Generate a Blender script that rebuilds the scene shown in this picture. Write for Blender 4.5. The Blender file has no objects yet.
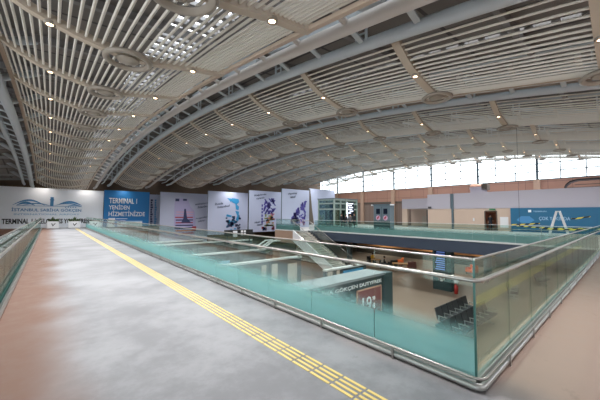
import bpy, bmesh, math, random
from mathutils import Vector, Matrix
random.seed(7)
S = bpy.context.scene
COL = S.collection
R = math.radians

# ------------------------------------------------------------------ materials
def lin(c):
    return tuple(((v/255)/12.92 if v/255 <= .04045 else ((v/255+.055)/1.055)**2.4) for v in c) + (1,)
MATS = {}
def mat(name, rgb, rough=.5, metal=0, emit=0, noise=0, nscale=8, spec=.5):
    if name in MATS: return MATS[name]
    m = bpy.data.materials.new(name); m.use_nodes = True
    nt = m.node_tree; b = nt.nodes['Principled BSDF']
    c = lin(rgb)
    b.inputs['Base Color'].default_value = c
    b.inputs['Roughness'].default_value = rough
    b.inputs['Metallic'].default_value = metal
    b.inputs['Specular IOR Level'].default_value = spec
    if emit:
        b.inputs['Emission Color'].default_value = c
        b.inputs['Emission Strength'].default_value = emit
    if noise:
        tc = nt.nodes.new('ShaderNodeTexCoord'); n = nt.nodes.new('ShaderNodeTexNoise')
        n.inputs['Scale'].default_value = nscale; n.inputs['Detail'].default_value = 5
        mx = nt.nodes.new('ShaderNodeMix'); mx.data_type = 'RGBA'
        mx.inputs['A'].default_value = tuple(v*(1-noise) for v in c[:3])+(1,)
        mx.inputs['B'].default_value = tuple(min(1, v*(1+noise)) for v in c[:3])+(1,)
        nt.links.new(tc.outputs['Object'], n.inputs['Vector'])
        nt.links.new(n.outputs['Fac'], mx.inputs['Factor'])
        nt.links.new(mx.outputs['Result'], b.inputs['Base Color'])
    MATS[name] = m
    return m

def mth(nt, op, a, b=None, clamp=False):
    n = nt.nodes.new('ShaderNodeMath'); n.operation = op; n.use_clamp = clamp
    for i, v in enumerate((a, b)):
        if v is None: continue
        if isinstance(v, (int, float)): n.inputs[i].default_value = v
        else: nt.links.new(v, n.inputs[i])
    return n.outputs[0]

def glass_mat(name, tint, frost=None, refl=1.0, base_z=0.0):
    """clear tinted sheet; frost = (colour, z_full, z_none, max)"""
    m = bpy.data.materials.new(name); m.use_nodes = True
    nt = m.node_tree; nt.nodes.clear()
    out = nt.nodes.new('ShaderNodeOutputMaterial')
    tr = nt.nodes.new('ShaderNodeBsdfTransparent'); tr.inputs['Color'].default_value = lin(tint)
    gl = nt.nodes.new('ShaderNodeBsdfGlossy'); gl.inputs['Roughness'].default_value = .02
    gl.inputs['Color'].default_value = (.95, 1, .98, 1)
    fr = nt.nodes.new('ShaderNodeFresnel'); fr.inputs['IOR'].default_value = 1.45
    f = mth(nt, 'MULTIPLY', fr.outputs[0], refl, True)
    mx = nt.nodes.new('ShaderNodeMixShader')
    nt.links.new(f, mx.inputs[0]); nt.links.new(tr.outputs[0], mx.inputs[1]); nt.links.new(gl.outputs[0], mx.inputs[2])
    last = mx.outputs[0]
    if frost:
        colr, z0, z1, mxv = frost
        geo = nt.nodes.new('ShaderNodeTexCoord'); sp = nt.nodes.new('ShaderNodeSeparateXYZ')
        nt.links.new(geo.outputs['Object'], sp.inputs[0])
        mr = nt.nodes.new('ShaderNodeMapRange'); mr.interpolation_type = 'SMOOTHSTEP'
        nt.links.new(sp.outputs[2], mr.inputs[0])
        mr.inputs[1].default_value = z0; mr.inputs[2].default_value = z1
        mr.inputs[3].default_value = mxv; mr.inputs[4].default_value = 0
        d = nt.nodes.new('ShaderNodeBsdfDiffuse'); d.inputs[0].default_value = lin(colr)
        t = nt.nodes.new('ShaderNodeBsdfTranslucent'); t.inputs[0].default_value = lin(colr)
        m1 = nt.nodes.new('ShaderNodeMixShader'); m1.inputs[0].default_value = .45
        nt.links.new(d.outputs[0], m1.inputs[1]); nt.links.new(t.outputs[0], m1.inputs[2])
        m2 = nt.nodes.new('ShaderNodeMixShader')
        nt.links.new(mr.outputs[0], m2.inputs[0]); nt.links.new(last, m2.inputs[1]); nt.links.new(m1.outputs[0], m2.inputs[2])
        last = m2.outputs[0]
    nt.links.new(last, out.inputs[0])
    MATS[name] = m
    return m

def floor_mat():
    m = bpy.data.materials.new('hall_floor'); m.use_nodes = True
    nt = m.node_tree; b = nt.nodes['Principled BSDF']; L = nt.links
    tc = nt.nodes.new('ShaderNodeTexCoord'); sp = nt.nodes.new('ShaderNodeSeparateXYZ')
    L.new(tc.outputs['Object'], sp.inputs[0])
    n1 = nt.nodes.new('ShaderNodeTexNoise'); n1.inputs['Scale'].default_value = .7; n1.inputs['Detail'].default_value = 7
    n2 = nt.nodes.new('ShaderNodeTexNoise'); n2.inputs['Scale'].default_value = 3.5; n2.inputs['Detail'].default_value = 8; n2.inputs['Roughness'].default_value = .7
    L.new(tc.outputs['Object'], n1.inputs['Vector']); L.new(tc.outputs['Object'], n2.inputs['Vector'])
    def mr(v, a, b_, c=0, d=1):
        x = nt.nodes.new('ShaderNodeMapRange'); x.interpolation_type = 'SMOOTHSTEP'
        L.new(v, x.inputs[0]); x.inputs[1].default_value = a; x.inputs[2].default_value = b_
        x.inputs[3].default_value = c; x.inputs[4].default_value = d
        return x.outputs[0]
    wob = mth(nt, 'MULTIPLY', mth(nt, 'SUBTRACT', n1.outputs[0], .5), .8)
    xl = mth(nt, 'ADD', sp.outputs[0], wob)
    left = mr(xl, .55, -.2, 0, 1)                       # floor tone shifts to brown towards the left railing
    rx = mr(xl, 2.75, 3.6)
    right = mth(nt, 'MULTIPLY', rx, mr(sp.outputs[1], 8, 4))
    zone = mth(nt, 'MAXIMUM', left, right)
    g = nt.nodes.new('ShaderNodeMix'); g.data_type = 'RGBA'
    g.inputs['A'].default_value = lin((110, 111, 115)); g.inputs['B'].default_value = lin((137, 138, 142))
    L.new(mr(mth(nt, 'ADD', mth(nt, 'MULTIPLY', n1.outputs[0], .55), mth(nt, 'MULTIPLY', n2.outputs[0], .45)), .38, .62), g.inputs['Factor'])
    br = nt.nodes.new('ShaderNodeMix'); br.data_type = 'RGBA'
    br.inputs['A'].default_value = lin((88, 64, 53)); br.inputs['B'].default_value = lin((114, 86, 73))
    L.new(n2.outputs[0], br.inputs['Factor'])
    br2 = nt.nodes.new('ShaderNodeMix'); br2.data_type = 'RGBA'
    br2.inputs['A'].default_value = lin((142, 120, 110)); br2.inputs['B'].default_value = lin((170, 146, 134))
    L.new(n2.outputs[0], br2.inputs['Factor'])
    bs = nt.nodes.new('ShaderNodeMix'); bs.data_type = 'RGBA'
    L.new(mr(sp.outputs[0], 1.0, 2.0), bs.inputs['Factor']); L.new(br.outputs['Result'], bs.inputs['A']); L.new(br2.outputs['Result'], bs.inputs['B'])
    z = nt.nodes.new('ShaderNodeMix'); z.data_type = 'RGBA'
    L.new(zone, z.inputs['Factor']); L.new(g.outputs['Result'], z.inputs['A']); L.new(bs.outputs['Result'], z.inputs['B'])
    # scuffs
    st = mr(n2.outputs[0], .58, .72, 0, .3)
    k = nt.nodes.new('ShaderNodeMix'); k.data_type = 'RGBA'
    L.new(st, k.inputs['Factor']); L.new(z.outputs['Result'], k.inputs['A']); k.inputs['B'].default_value = lin((80, 80, 82))
    L.new(k.outputs['Result'], b.inputs['Base Color'])
    rg = mr(n2.outputs[0], .3, .7, .5, .68); L.new(rg, b.inputs['Roughness']); b.inputs['Specular IOR Level'].default_value = .3
    MATS['hall_floor'] = m
    return m

def brick_mat(name, c1, c2, mortar, sx, sy, axis='YZ', msize=.02, offset=0):
    m = bpy.data.materials.new(name); m.use_nodes = True
    nt = m.node_tree; b = nt.nodes['Principled BSDF']; L = nt.links
    tc = nt.nodes.new('ShaderNodeTexCoord'); sp = nt.nodes.new('ShaderNodeSeparateXYZ'); cb = nt.nodes.new('ShaderNodeCombineXYZ')
    L.new(tc.outputs['Object'], sp.inputs[0])
    ix = {'X': 0, 'Y': 1, 'Z': 2}
    L.new(sp.outputs[ix[axis[0]]], cb.inputs[0]); L.new(sp.outputs[ix[axis[1]]], cb.inputs[1])
    k = nt.nodes.new('ShaderNodeTexBrick'); k.offset = offset
    k.inputs['Color1'].default_value = lin(c1); k.inputs['Color2'].default_value = lin(c2); k.inputs['Mortar'].default_value = lin(mortar)
    k.inputs['Scale'].default_value = 1; k.inputs['Brick Width'].default_value = sx; k.inputs['Row Height'].default_value = sy
    k.inputs['Mortar Size'].default_value = msize
    L.new(cb.outputs[0], k.inputs['Vector']); L.new(k.outputs['Color'], b.inputs['Base Color'])
    b.inputs['Roughness'].default_value = .6
    MATS[name] = m
    return m

M = dict(
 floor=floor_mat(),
 lowfloor=mat('lower_hall_floor', (148, 128, 114), .35, noise=.12, nscale=.6),
 slat=mat('slat_beige', (214, 211, 202), .45),
 rib=mat('rib_tan', (186, 175, 159), .5),
 edge=mat('edge_tan', (188, 170, 152), .5),
 disc=mat('disc_grey', (150, 143, 132), .45),
 recess=mat('recess_dark', (92, 84, 76), .6),
 tube=mat('truss_tube', (196, 192, 188), .45),
 tubeblue=mat('truss_blue_grey', (186, 196, 202), .45),
 deck=brick_mat('roof_deck', (124, 120, 116), (108, 105, 102), (66, 64, 64), 1.5, 3.0, 'XY', .05),
 louvre=mat('skylight_bars', (130, 130, 130), .5),
 lampglow=mat('lamp_glow', (255, 214, 170), .5, emit=9),
 steel=mat('brushed_steel', (160, 156, 152), .3, .9),
 steel2=mat('satin_steel', (176, 175, 173), .4, .8),
 black=mat('black_paint', (26, 27, 30), .5),
 dark=mat('dark_grey', (52, 54, 58), .5),
 navy=mat('navy_fascia', (58, 70, 88), .5),
 trimwhite=mat('white_trim', (214, 218, 218), .5),
 white=mat('white_paint', (226, 228, 232), .5),
 whitewall=mat('white_hoarding', (236, 243, 252), .55),
 banner=mat('banner_fabric', (176, 185, 210), .7, noise=.04, nscale=.5),
 blue=mat('blue_hoarding', (34, 122, 190), .5),
 logo=mat('logo_blue', (74, 140, 192), .5),
 palelogo=mat('logo_pale_blue', (150, 188, 220), .5),
 blacktext=mat('black_lettering', (28, 32, 42), .5),
 whitetext=mat('white_lettering', (238, 242, 246), .5),
 yellow=mat('tactile_yellow', (214, 190, 112), .5, noise=.12, nscale=5),
 terra=brick_mat('terracotta_panels', (164, 126, 110), (152, 115, 100), (104, 82, 74), 2.03, 1.1, 'YZ', .02),
 lowwall=brick_mat('ribbed_brown_wall', (128, 110, 100), (120, 102, 94), (88, 76, 70), .3, 6, 'YZ', .03),
 column=mat('wall_column', (168, 142, 124), .6),
 brownwall=mat('brown_wall', (98, 80, 66), .7, noise=.15, nscale=1.2),
 lilac=mat('lilac_fascia', (182, 178, 190), .5),
 beige=mat('beige_partition', (202, 180, 164), .55),
 teal=mat('teal_billboard', (36, 104, 142), .5, noise=.12, nscale=.4),
 tealdark=mat('dark_teal_store', (40, 66, 70), .5, noise=.2, nscale=2),
 cream=mat('cream_panel', (196, 186, 172), .5),
 shelf=mat('shelf_mix', (90, 110, 112), .5, noise=.5, nscale=6),
 red=mat('poster_maroon', (132, 74, 74), .5),
 redpaint=mat('red_paint', (186, 46, 42), .4),
 orange=mat('orange_upholstery', (214, 104, 52), .6),
 wood=mat('table_wood', (204, 150, 96), .5),
 green=mat('leaf_green', (66, 92, 52), .6, noise=.3, nscale=10),
 cabinet=mat('cabinet_grey', (92, 108, 118), .4),
 screen=mat('dark_screen', (24, 32, 48), .2),
 screenglow=mat('info_screen', (90, 120, 190), .3, emit=.5),
 signglow=mat('lit_sign', (235, 240, 255), .4, emit=1.3),
 caution=None,
 purple=mat('art_purple', (82, 76, 158), .6), cyan=mat('art_cyan', (52, 148, 200), .6),
 artnavy=mat('art_navy', (46, 58, 100), .6), artred=mat('art_red', (160, 60, 70), .6), artor=mat('art_orange', (206, 124, 92), .6),
 artgreen=mat('art_olive', (140, 150, 92), .6), artpink=mat('art_pink', (196, 160, 186), .6), artlav=mat('art_lavender', (168, 166, 206), .6),
 script=mat('script_ink', (66, 74, 100), .6),
 skin=mat('skin', (196, 150, 126), .6), hair=mat('hair', (40, 32, 28), .7),
 cloth_dark=mat('dark_clothes', (34, 36, 44), .8), cloth_navy=mat('navy_clothes', (40, 50, 74), .8),
 cloth_grey=mat('grey_clothes', (92, 92, 100), .8), cloth_yellow=mat('yellow_clothes', (224, 170, 50), .8),
 copper=mat('copper_cap', (206, 160, 138), .4),
 ladder=mat('ladder_white', (216, 218, 220), .4),
 seat=mat('bench_black', (46, 48, 52), .45),
)
M['glass'] = glass_mat('railing_glass', (222, 236, 231), None, .45)
M['glassfrost'] = glass_mat('frosted_glass', (244, 251, 249), ((156, 204, 205), .26, .62, .82), .5)
M['glassfar'] = glass_mat('far_railing_glass', (232, 243, 240), ((104, 148, 146), .35, .72, .72), .35)
M['winglass'] = glass_mat('window_glass', (250, 252, 252), None, .3)
M['boothglass'] = glass_mat('green_glass', (205, 228, 222), ((150, 172, 166), -9, -8, .0), .8)
M['edgegreen'] = mat('glass_edge', (46, 96, 92), .3)

def caution():
    m = bpy.data.materials.new('caution_tape'); m.use_nodes = True
    nt = m.node_tree; b = nt.nodes['Principled BSDF']; L = nt.links
    tc = nt.nodes.new('ShaderNodeTexCoord'); sp = nt.nodes.new('ShaderNodeSeparateXYZ'); L.new(tc.outputs['Object'], sp.inputs[0])
    s = mth(nt, 'ADD', mth(nt, 'MULTIPLY', sp.outputs[1], 1.5), mth(nt, 'MULTIPLY', sp.outputs[2], 2.0))
    g = mth(nt, 'GREATER_THAN', mth(nt, 'FRACT', s), .5)
    x = nt.nodes.new('ShaderNodeMix'); x.data_type = 'RGBA'; L.new(g, x.inputs['Factor'])
    x.inputs['A'].default_value = lin((24, 26, 28)); x.inputs['B'].default_value = lin((232, 214, 80))
    L.new(x.outputs['Result'], b.inputs['Base Color'])
    return m
M['caution'] = caution()

# ------------------------------------------------------------------ geometry helpers
class MB:
    def __init__(s): s.v = []; s.f = []; s.sm = []
    def add(s, vs, fs, smooth=False):
        o = len(s.v); s.v += [tuple(p) for p in vs]; s.f += [tuple(i+o for i in f) for f in fs]; s.sm += [smooth]*len(fs)
        return s
    def box(s, x0, x1, y0, y1, z0, z1):
        vs = [(x, y, z) for z in (z0, z1) for y in (y0, y1) for x in (x0, x1)]
        return s.add(vs, [(0, 2, 3, 1), (4, 5, 7, 6), (0, 1, 5, 4), (2, 6, 7, 3), (0, 4, 6, 2), (1, 3, 7, 5)])
    def tube(s, pts, r, n=8, caps=True, rz=None, up=(0, 0, 1)):
        pts = [Vector(p) for p in pts]; rings = []
        for i, p in enumerate(pts):
            t = (pts[min(i+1, len(pts)-1)]-pts[max(i-1, 0)]).normalized()
            u = Vector(up)
            if abs(t.dot(u)) > .95: u = Vector((1, 0, 0)) if abs(t.x) < .9 else Vector((0, 1, 0))
            a = t.cross(u).normalized(); b = a.cross(t).normalized()
            rr = r if not isinstance(r, (list, tuple)) else r[i]
            rzz = rz or rr
            rings.append([p+a*math.cos(2*math.pi*(k+.5)/n)*rr+b*math.sin(2*math.pi*(k+.5)/n)*(rzz if rz else rr) for k in range(n)])
        vs = [q for rg in rings for q in rg]; fs = []
        for i in range(len(rings)-1):
            for k in range(n): fs.append((i*n+k, i*n+(k+1) % n, (i+1)*n+(k+1) % n, (i+1)*n+k))
        s.add(vs, fs, n > 5)
        if caps:
            s.add(rings[0], [tuple(range(n))[::-1]]); s.add(rings[-1], [tuple(range(n))])
        return s
    def bar(s, p, q, w, h):
        """square section bar"""
        p = Vector(p); q = Vector(q); t = (q-p).normalized(); u = Vector((0, 0, 1))
        if abs(t.z) > .95: u = Vector((1, 0, 0))
        a = t.cross(u).normalized()*w/2; b = a.cross(t).normalized()*h/2
        vs = [e+i*a+j*b for e in (p, q) for i, j in ((-1, -1), (1, -1), (1, 1), (-1, 1))]
        return s.add(vs, [(3, 2, 1, 0), (4, 5, 6, 7), (0, 1, 5, 4), (1, 2, 6, 5), (2, 3, 7, 6), (3, 0, 4, 7)])
    def lathe(s, prof, c, n=20):
        rings = [[(c[0]+r*math.cos(2*math.pi*k/n), c[1]+r*math.sin(2*math.pi*k/n), c[2]+z) for k in range(n)] for r, z in prof]
        vs = [q for rg in rings for q in rg]
        fs = [(i*n+k, i*n+(k+1) % n, (i+1)*n+(k+1) % n, (i+1)*n+k) for i in range(len(prof)-1) for k in range(n)]
        return s.add(vs, fs, True)
    def prism(s, poly, axis, a0, a1):
        """poly of 2d points extruded along axis"""
        n = len(poly)
        def P(p, a): return {'x': (a, p[0], p[1]), 'y': (p[0], a, p[1]), 'z': (p[0], p[1], a)}[axis]
        vs = [P(p, a0) for p in poly]+[P(p, a1) for p in poly]
        return s.add(vs, [tuple(range(n))[::-1], tuple(range(n, 2*n))]+[(i, (i+1) % n, n+(i+1) % n, n+i) for i in range(n)])
    def build(s, name, m, parent=None, loc=None, rz=0, bevel=0):
        me = bpy.data.meshes.new(name); me.from_pydata(s.v, [], s.f)
        me.polygons.foreach_set('use_smooth', s.sm)
        bm = bmesh.new(); bm.from_mesh(me); bmesh.ops.recalc_face_normals(bm, faces=bm.faces); bm.to_mesh(me); bm.free()
        me.materials.append(m); me.update()
        o = bpy.data.objects.new(name, me); COL.objects.link(o)
        if parent: o.parent = parent
        if loc: o.location = loc
        o.rotation_euler.z = rz
        if bevel:
            md = o.modifiers.new('bevel', 'BEVEL'); md.width = bevel; md.segments = 2; md.limit_method = 'ANGLE'
        return o

def tag(o, label=None, cat=None, group=None, kind=None):
    if label: o['label'] = label
    if cat: o['category'] = cat
    if group: o['group'] = group
    if kind: o['kind'] = kind
    return o
def thing(name, label, cat, loc=(0, 0, 0), rz=0, group=None):
    o = bpy.data.objects.new(name, None); COL.objects.link(o); o.location = loc; o.rotation_euler.z = rz
    o.empty_display_size = .2
    return tag(o, label, cat, group)
def struct(name, mb, m): return tag(mb.build(name, m), kind='structure')
def B(*a): return MB().box(*a)

def text_obj(name, body, m, parent, face, w, h, origin, depth=.012, shear=0, bold=.015, rot=0):
    """lettering fitted to w x h. face '-y' = read looking towards +Y ; '-x' = read looking towards +X (runs to -Y)"""
    cu = bpy.data.curves.new(name, 'FONT'); cu.body = body; cu.extrude = .02; cu.offset = bold; cu.shear = shear
    cu.resolution_u = 2
    o = bpy.data.objects.new(name+'_tmp', cu); COL.objects.link(o)
    bpy.context.view_layer.update()
    dg = bpy.context.evaluated_depsgraph_get()
    me = bpy.data.meshes.new_from_object(o.evaluated_get(dg))
    bpy.data.objects.remove(o)
    xs = [v.co.x for v in me.vertices]; ys = [v.co.y for v in me.vertices]
    x0, x1, y0, y1 = min(xs), max(xs), min(ys), max(ys)
    for v in me.vertices:
        a = (v.co.x-x0)/(x1-x0)*w; b = (v.co.y-y0)/(y1-y0)*h; c = v.co.z/.02*depth
        if rot:
            a, b = a*math.cos(rot)-b*math.sin(rot), a*math.sin(rot)+b*math.cos(rot)
        if face == '-y': v.co = (origin[0]+a, origin[1]-c, origin[2]+b)
        else: v.co = (origin[0]-c, origin[1]-a, origin[2]+b)
    me.materials.clear(); me.materials.append(m); me.name = name
    t = bpy.data.objects.new(name, me); COL.objects.link(t); t.parent = parent
    return t

ORD = ['zeroth', 'first', 'second', 'third', 'fourth', 'fifth', 'sixth', 'seventh', 'eighth', 'ninth', 'tenth', 'eleventh', 'twelfth', 'thirteenth', 'fourteenth', 'fifteenth', 'sixteenth']

# ------------------------------------------------------------------ roof form
D = 3.0
X0 = 2.11263621*D; P = 2.15123989*D; Y0 = .0737748*D
C = [0.73852451, 1.88743643, -1.6170604, 0.14071765]
def base(x, y):
    y = min(y, 38.5)
    X = x/D; Y = y/D
    return 1.6+D*(sum(c*(Y/10)**i for i, c in enumerate(C))+.0837062598*X-.00151472931*X*X/10*10/10)
PROF = [(-.90, .46), (-.75, .35), (-.5, .20), (-.25, .08), (0, 0), (.3, -.08), (.6, -.14), (.9, -.18), (1.14, -.195), (1.5, -.175), (1.9, -.11), (2.37, .0), (2.8, .06), (3.1, .12)]
PROFN = [p for p in PROF if p[0] < 1.2]+[(1.4, -.16), (1.6, -.10), (1.85, .02)]
PR = PROF
def prof(u):
    for (a, za), (b, zb) in zip(PR, PR[1:]):
        if u <= b: return za+(zb-za)*(u-a)/(b-a)
    return PR[-1][1]
YA, YB = -6.0, 38.0
def ysteps(a=YA, b=YB, st=1.6):
    n = int((b-a)/st); return [a+(b-a)*i/n for i in range(n+1)]

BANDN = {-1: 'nearest', 0: 'second', 1: 'third', 2: 'fourth', 3: 'fifth', 4: 'sixth', 5: 'farthest'}
disc_me = None
spot_at = []
for b in range(-1, 6):
    xs = X0+b*P
    PR = PROF if b == -1 else PROFN
    ue = PR[-1][0]
    far = b >= 2
    t = thing('slatted_ceiling_canopy', 'beige slatted ceiling canopy, the %s band%s' % (BANDN[b], {-1: ', above the grey walkway', 5: ', against the window wall'}.get(b, ' from the walkway')), 'ceiling canopy', (xs, 0, base(xs, 0)), 0, 'slatted ceiling bands')
    ox, oz = xs, base(xs, 0)
    mb = MB(); 
    us_ = []; u = -.86
    while u < ue-.15:
        us_.append(u); u += .122 if u < ue-.8 else .075
    for u in us_:
        mb.tube([(u, y, base(xs, y)+prof(u)-oz+.05) for y in ysteps(st=2.2)], .024, 5 if b < 1 else 4, False)
    mb.build('slats', M['slat'], t)
    for side, (ua, ub, th) in {'l': (-1.0, -.88, .12), 'r': (ue-.10, ue, .05)}.items():
        mb = MB(); ys = ysteps(st=1.6)
        vs = []
        for y in ys:
            z = base(xs, y)-oz
            za = prof(ua)+z; zb = prof(ub)+z
            vs += [(ua, y, za-.02), (ub, y, zb-.02), (ub, y, zb+th), (ua, y, za+th)]
        fs = []
        for i in range(len(ys)-1):
            for k in range(4): fs.append((i*4+k, i*4+(k+1) % 4, i*4+4+(k+1) % 4, i*4+4+k))
        fs += [(3, 2, 1, 0), tuple(len(vs)-4+k for k in range(4))]
        mb.add(vs, fs); mb.build('edge_beam', M['edge'], t)
    for k in range(-1, 13):
        y = Y0+k*D
        z0 = base(xs, y)
        mb = MB(); vs = []
        us = [p[0] for p in PR]
        w = .065 if b == -1 else .085
        for u in us:
            zz = prof(u)
            vs += [(u, -w, zz-.035), (u, w, zz-.035), (u, w, zz+.11), (u, -w, zz+.11)]
        fs = []
        for i in range(len(us)-1):
            for q in range(4): fs.append((i*4+q, i*4+(q+1) % 4, i*4+4+(q+1) % 4, i*4+4+q))
        fs += [(3, 2, 1, 0), tuple(len(vs)-4+q for q in range(4))]
        mb.add(vs, fs)
        rib = mb.build('rib', M['rib'], t, (0, y, z0-oz))
        n = 22 if b < 1 else 14
        if disc_me is None:
            d = MB()
            d.lathe([(.30, .02), (.33, -.03), (.37, -.045), (.41, -.02), (.42, .02), (.38, .05), (.32, .045), (.30, .02)], (0, 0, 0), 28)
            ring = d.build('disc_ring', M['disc'], rib, (1.14, 0, prof(1.14)-.06))
            e = MB(); e.lathe([(.0, -.035), (.12, -.03), (.18, .0), (.2, .02), (.0, .03)], (0, .03, 0), 28); bz = MB(); bz.lathe([(.31, .03), (0, .035)], (0, 0, 0), 28); bz.build('disc_recess', M['recess'], ring)
            bowl = e.build('disc_bowl', M['disc'], rib, (1.14, 0, prof(1.14)-.055))
            disc_me = (ring, bowl)
        else:
            for src in disc_me:
                c = src.copy(); COL.objects.link(c); c.parent = rib
                if b >= 0: c.scale = (.88, .88, .88)
        # lamps
        for u, sd in ((0, 'left'), (2.37, 'right')):
            if sd == 'right' and b != -1: continue
            if k < (2 if b == -1 and sd == 'left' else 0) : continue
            if b == -1 and k < 1: continue
            if b >= 1 and k < 1: continue
            lt = thing('ceiling_spotlight', 'small warm spotlight, %s lamp on %s rib of the %s ceiling band' % (sd, ORD[k+1], BANDN[b]), 'spotlight', (xs+u, y, z0+prof(u)-.04), 0, 'ceiling spotlights')
            MB().lathe([(.050, .0), (.075, .0), (.08, .02), (.08, .05)], (0, 0, -.02), 14).build('lamp_rim', M['disc'], lt)
            spot_at.append((xs+u, y, z0+prof(u)-.09))
            MB().lathe([(0, .008), (.05, .008)], (0, 0, -.02), 14).build('lamp_lens', M['lampglow'], lt)

# roof trusses in the gaps between the bands
TN = ['left of the nearest band', 'between the nearest and second bands', 'between the second and third bands', 'between the third and fourth bands', 'between the fourth and fifth bands', 'between the fifth and sixth bands', 'between the sixth and farthest bands']
def off(v, h): return base(*v)+h
for g in range(0, 7):
    xr = X0+(g-2)*P+(3.85 if g == 1 else 2.7)            # tube beside the right edge of band g-2
    xl = X0+(g-1)*P-1.28            # tube beside the left edge of band g-1
    t = thing('roof_truss', 'grey steel tube roof truss arching along the gap '+TN[g], 'roof truss', (xl, 0, base(xl, 0)), 0, 'roof trusses')
    ys = ysteps(-6, 40, 1.6)
    def L(x, y, h, bx): return (x-xl, y, base(bx, y)+h-base(xl, 0))
    if g > 0:
        MB().tube([L(xr, y, .15, xr) for y in ys], .12, 12).build('arch_tube', M['tube'], t)
        for k in range(0, 30):
            y = .66+1.2*k
            MB().tube([L(xr-.62, y, .36, xr), L(xr, y, .15, xr)], .06, 6).build('rung', M['tube'], t)
    MB().tube([L(xl, y, .44, xl) for y in ys], (.13 if g else .16), 10).build('arch_tube', M['tubeblue'], t)
    MB().tube([L(xl-.62, y, .62, xl) for y in ys], (.06 if g else .11), 8).build('arch_tube', M['tubeblue'], t)
    for k in range(0, 29 if g < 3 else 0):
        y = 1.2+1.25*k
        MB().bar(L(xl-.62, y, .62, xl), L(xl, y, .42, xl), .12, .04).build('rung', M['tubeblue'], t)
    for k in range(0, 13):
        y = Y0+k*D
        if g > 0:
            MB().bar(L(xr, y-.4, .25, xr), L(xl-.3, y+3.6, 1.1, xl), .20, .14).build('diagonal_brace', M['tubeblue'], t)
        else:
            MB().tube([L(xl-.62, y, .65, xl), L(xl-1.6, y+1.2, 1.5, xl)], .12, 8).build('diagonal_brace', M['tubeblue'], t)
            MB().tube([L(xl, y+.4, .45, xl), L(xl+.9, y+1.6, 1.3, xl)], .11, 8).build('diagonal_brace', M['tubeblue'], t)
        h = MB()
        for dy in (-.13, .13): h.tube([L(xl-.1, y+dy+.5, .45, xl), L(xl-.1, y+dy+.5, 1.4, xl)], .035, 5)
        for q in range(3): h.bar(L(xl-.1, y+.37, .65+.28*q, xl), L(xl-.1, y+.63, .65+.28*q, xl), .03, .03)
        h.build('hanger', M['tubeblue'], t)
    # upper chord beam
    MB().tube([L((xl+(xr if g else xl-1.5))/2, y, 1.15, xl) for y in ys], .09, 6).build('upper_chord', M['tubeblue'], t)

# roof deck with skylight strips, purlins
ys = ysteps(-6, 43, 1.6)
mb = MB()
strips = []
cur = -12.0
for g in range(-1, 6):
    xs = X0+g*P
    a, b_ = xs+2.25, xs+(3.45 if g == -1 else 2.5)
    strips.append((cur, a)); c1, c2 = xs+4.1, xs+4.42
    strips.append((b_, c1)); cur = c2
strips.append((cur, 44.0))
for a, b_ in strips:
    n = max(1, int((b_-a)/1.7)); xx = [a+(b_-a)*i/n for i in range(n+1)]
    for i in range(n):
        vs = []
        for y in ys:
            za = base(xx[i], y)+1.4; zb = base(xx[i+1], y)+1.4
            vs += [(xx[i], y, za), (xx[i+1], y, zb), (xx[i+1], y, zb+.25), (xx[i], y, za+.25)]
        fs = [(j*4+k, j*4+(k+1) % 4, j*4+4+(k+1) % 4, j*4+4+k) for j in range(len(ys)-1) for k in range(4)]
        fs += [(3, 2, 1, 0), tuple(len(vs)-4+k for k in range(4))]
        mb.add(vs, fs)
struct('ceiling', mb, M['deck'])
mb = MB()
for g in range(-1, 6):
    xs = X0+g*P
    for (a, b_) in ((xs+2.25, xs+(3.45 if g == -1 else 2.5)), (xs+4.1, xs+4.42)):
        y = -5.5
        while y < 42:
            mb.bar((a, y, base(a, y)+1.42), (b_, y, base(b_, y)+1.42), .16, .12); y += .5
        for q in (range(1, 3) if b_-a > .5 else []):
            x = a+(b_-a)*q/3
            mb.tube([(x, y, base(x, y)+1.42) for y in ysteps(-5.5, 42, 2.2)], .07, 4, False)
struct('trim_1', mb, M['louvre'])
mb = MB()
for k in range(0, 14):
    y = Y0+k*D
    xx = [-9+i*2.5 for i in range(21)]
    for a, b_ in zip(xx, xx[1:]): mb.bar((a, y+1.5, base(a, y+1.5)+1.25), (b_, y+1.5, base(b_, y+1.5)+1.25), .12, .2)
struct('trim_2', mb, M['louvre'])

# ------------------------------------------------------------------ floors
RX, RY = 3.05, 1.0        # near void corner (glass line)
LX = -.60
EX = 20.6                 # edge of the far gallery
mb = MB()
TH = -.83
mb.box(LX-.05, RX+.12, -10, 43, -.5, 0)
mb.box(RX+.12, EX, -10, RY-.0, -.5, 0)
mb.box(EX, 44, -10, RY, -.5, 0)
mb.box(RX+.12, 10.5, 39.2, 43, -.5, 0)
mb.box(-12, LX-.05, 39.2, 43, -.5, 0)
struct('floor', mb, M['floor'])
gal = MB(); gal.prism([(EX, RY), (44, RY), (44, 43), (26, 43), (26, 28.3), (21.3, 28.3), (21.3, 25.6), (18.7, 25.6), (18.7, 21.6), (EX, 21.6)], 'z', -.82, 0)
M['galfloor'] = mat('gallery_floor', (172, 174, 172), .4, noise=.06, nscale=.8)
struct('floor_2', gal, M['galfloor'])
fas = MB()
fas.box(EX-.06, EX-.003, RY, 21.6, -.85, -.07)
fas.box(19.95, EX-.06, 21.54, 21.597, -.85, -.07)
fas.box(RX+.12, EX-.06, RY+.003, RY+.05, -.5, -.02)
struct('trim_3', fas, M['navy'])
struct('trim_7', B(18.64, 18.697, 21.6, 25.6, -1.3, -.07), M['column'])
fas = MB(); fas.box(EX-.08, EX-.003, RY, 21.6, -.068, .03); fas.box(18.62, 18.697, 21.6, 25.6, -.068, .03); fas.box(19.95, EX-.08, 21.52, 21.597, -.068, .03)
struct('trim_4', fas, M['trimwhite'])
struct('floor_lower', B(-14, 44, -10, 44, -4.3, -4), M['lowfloor'])
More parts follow.
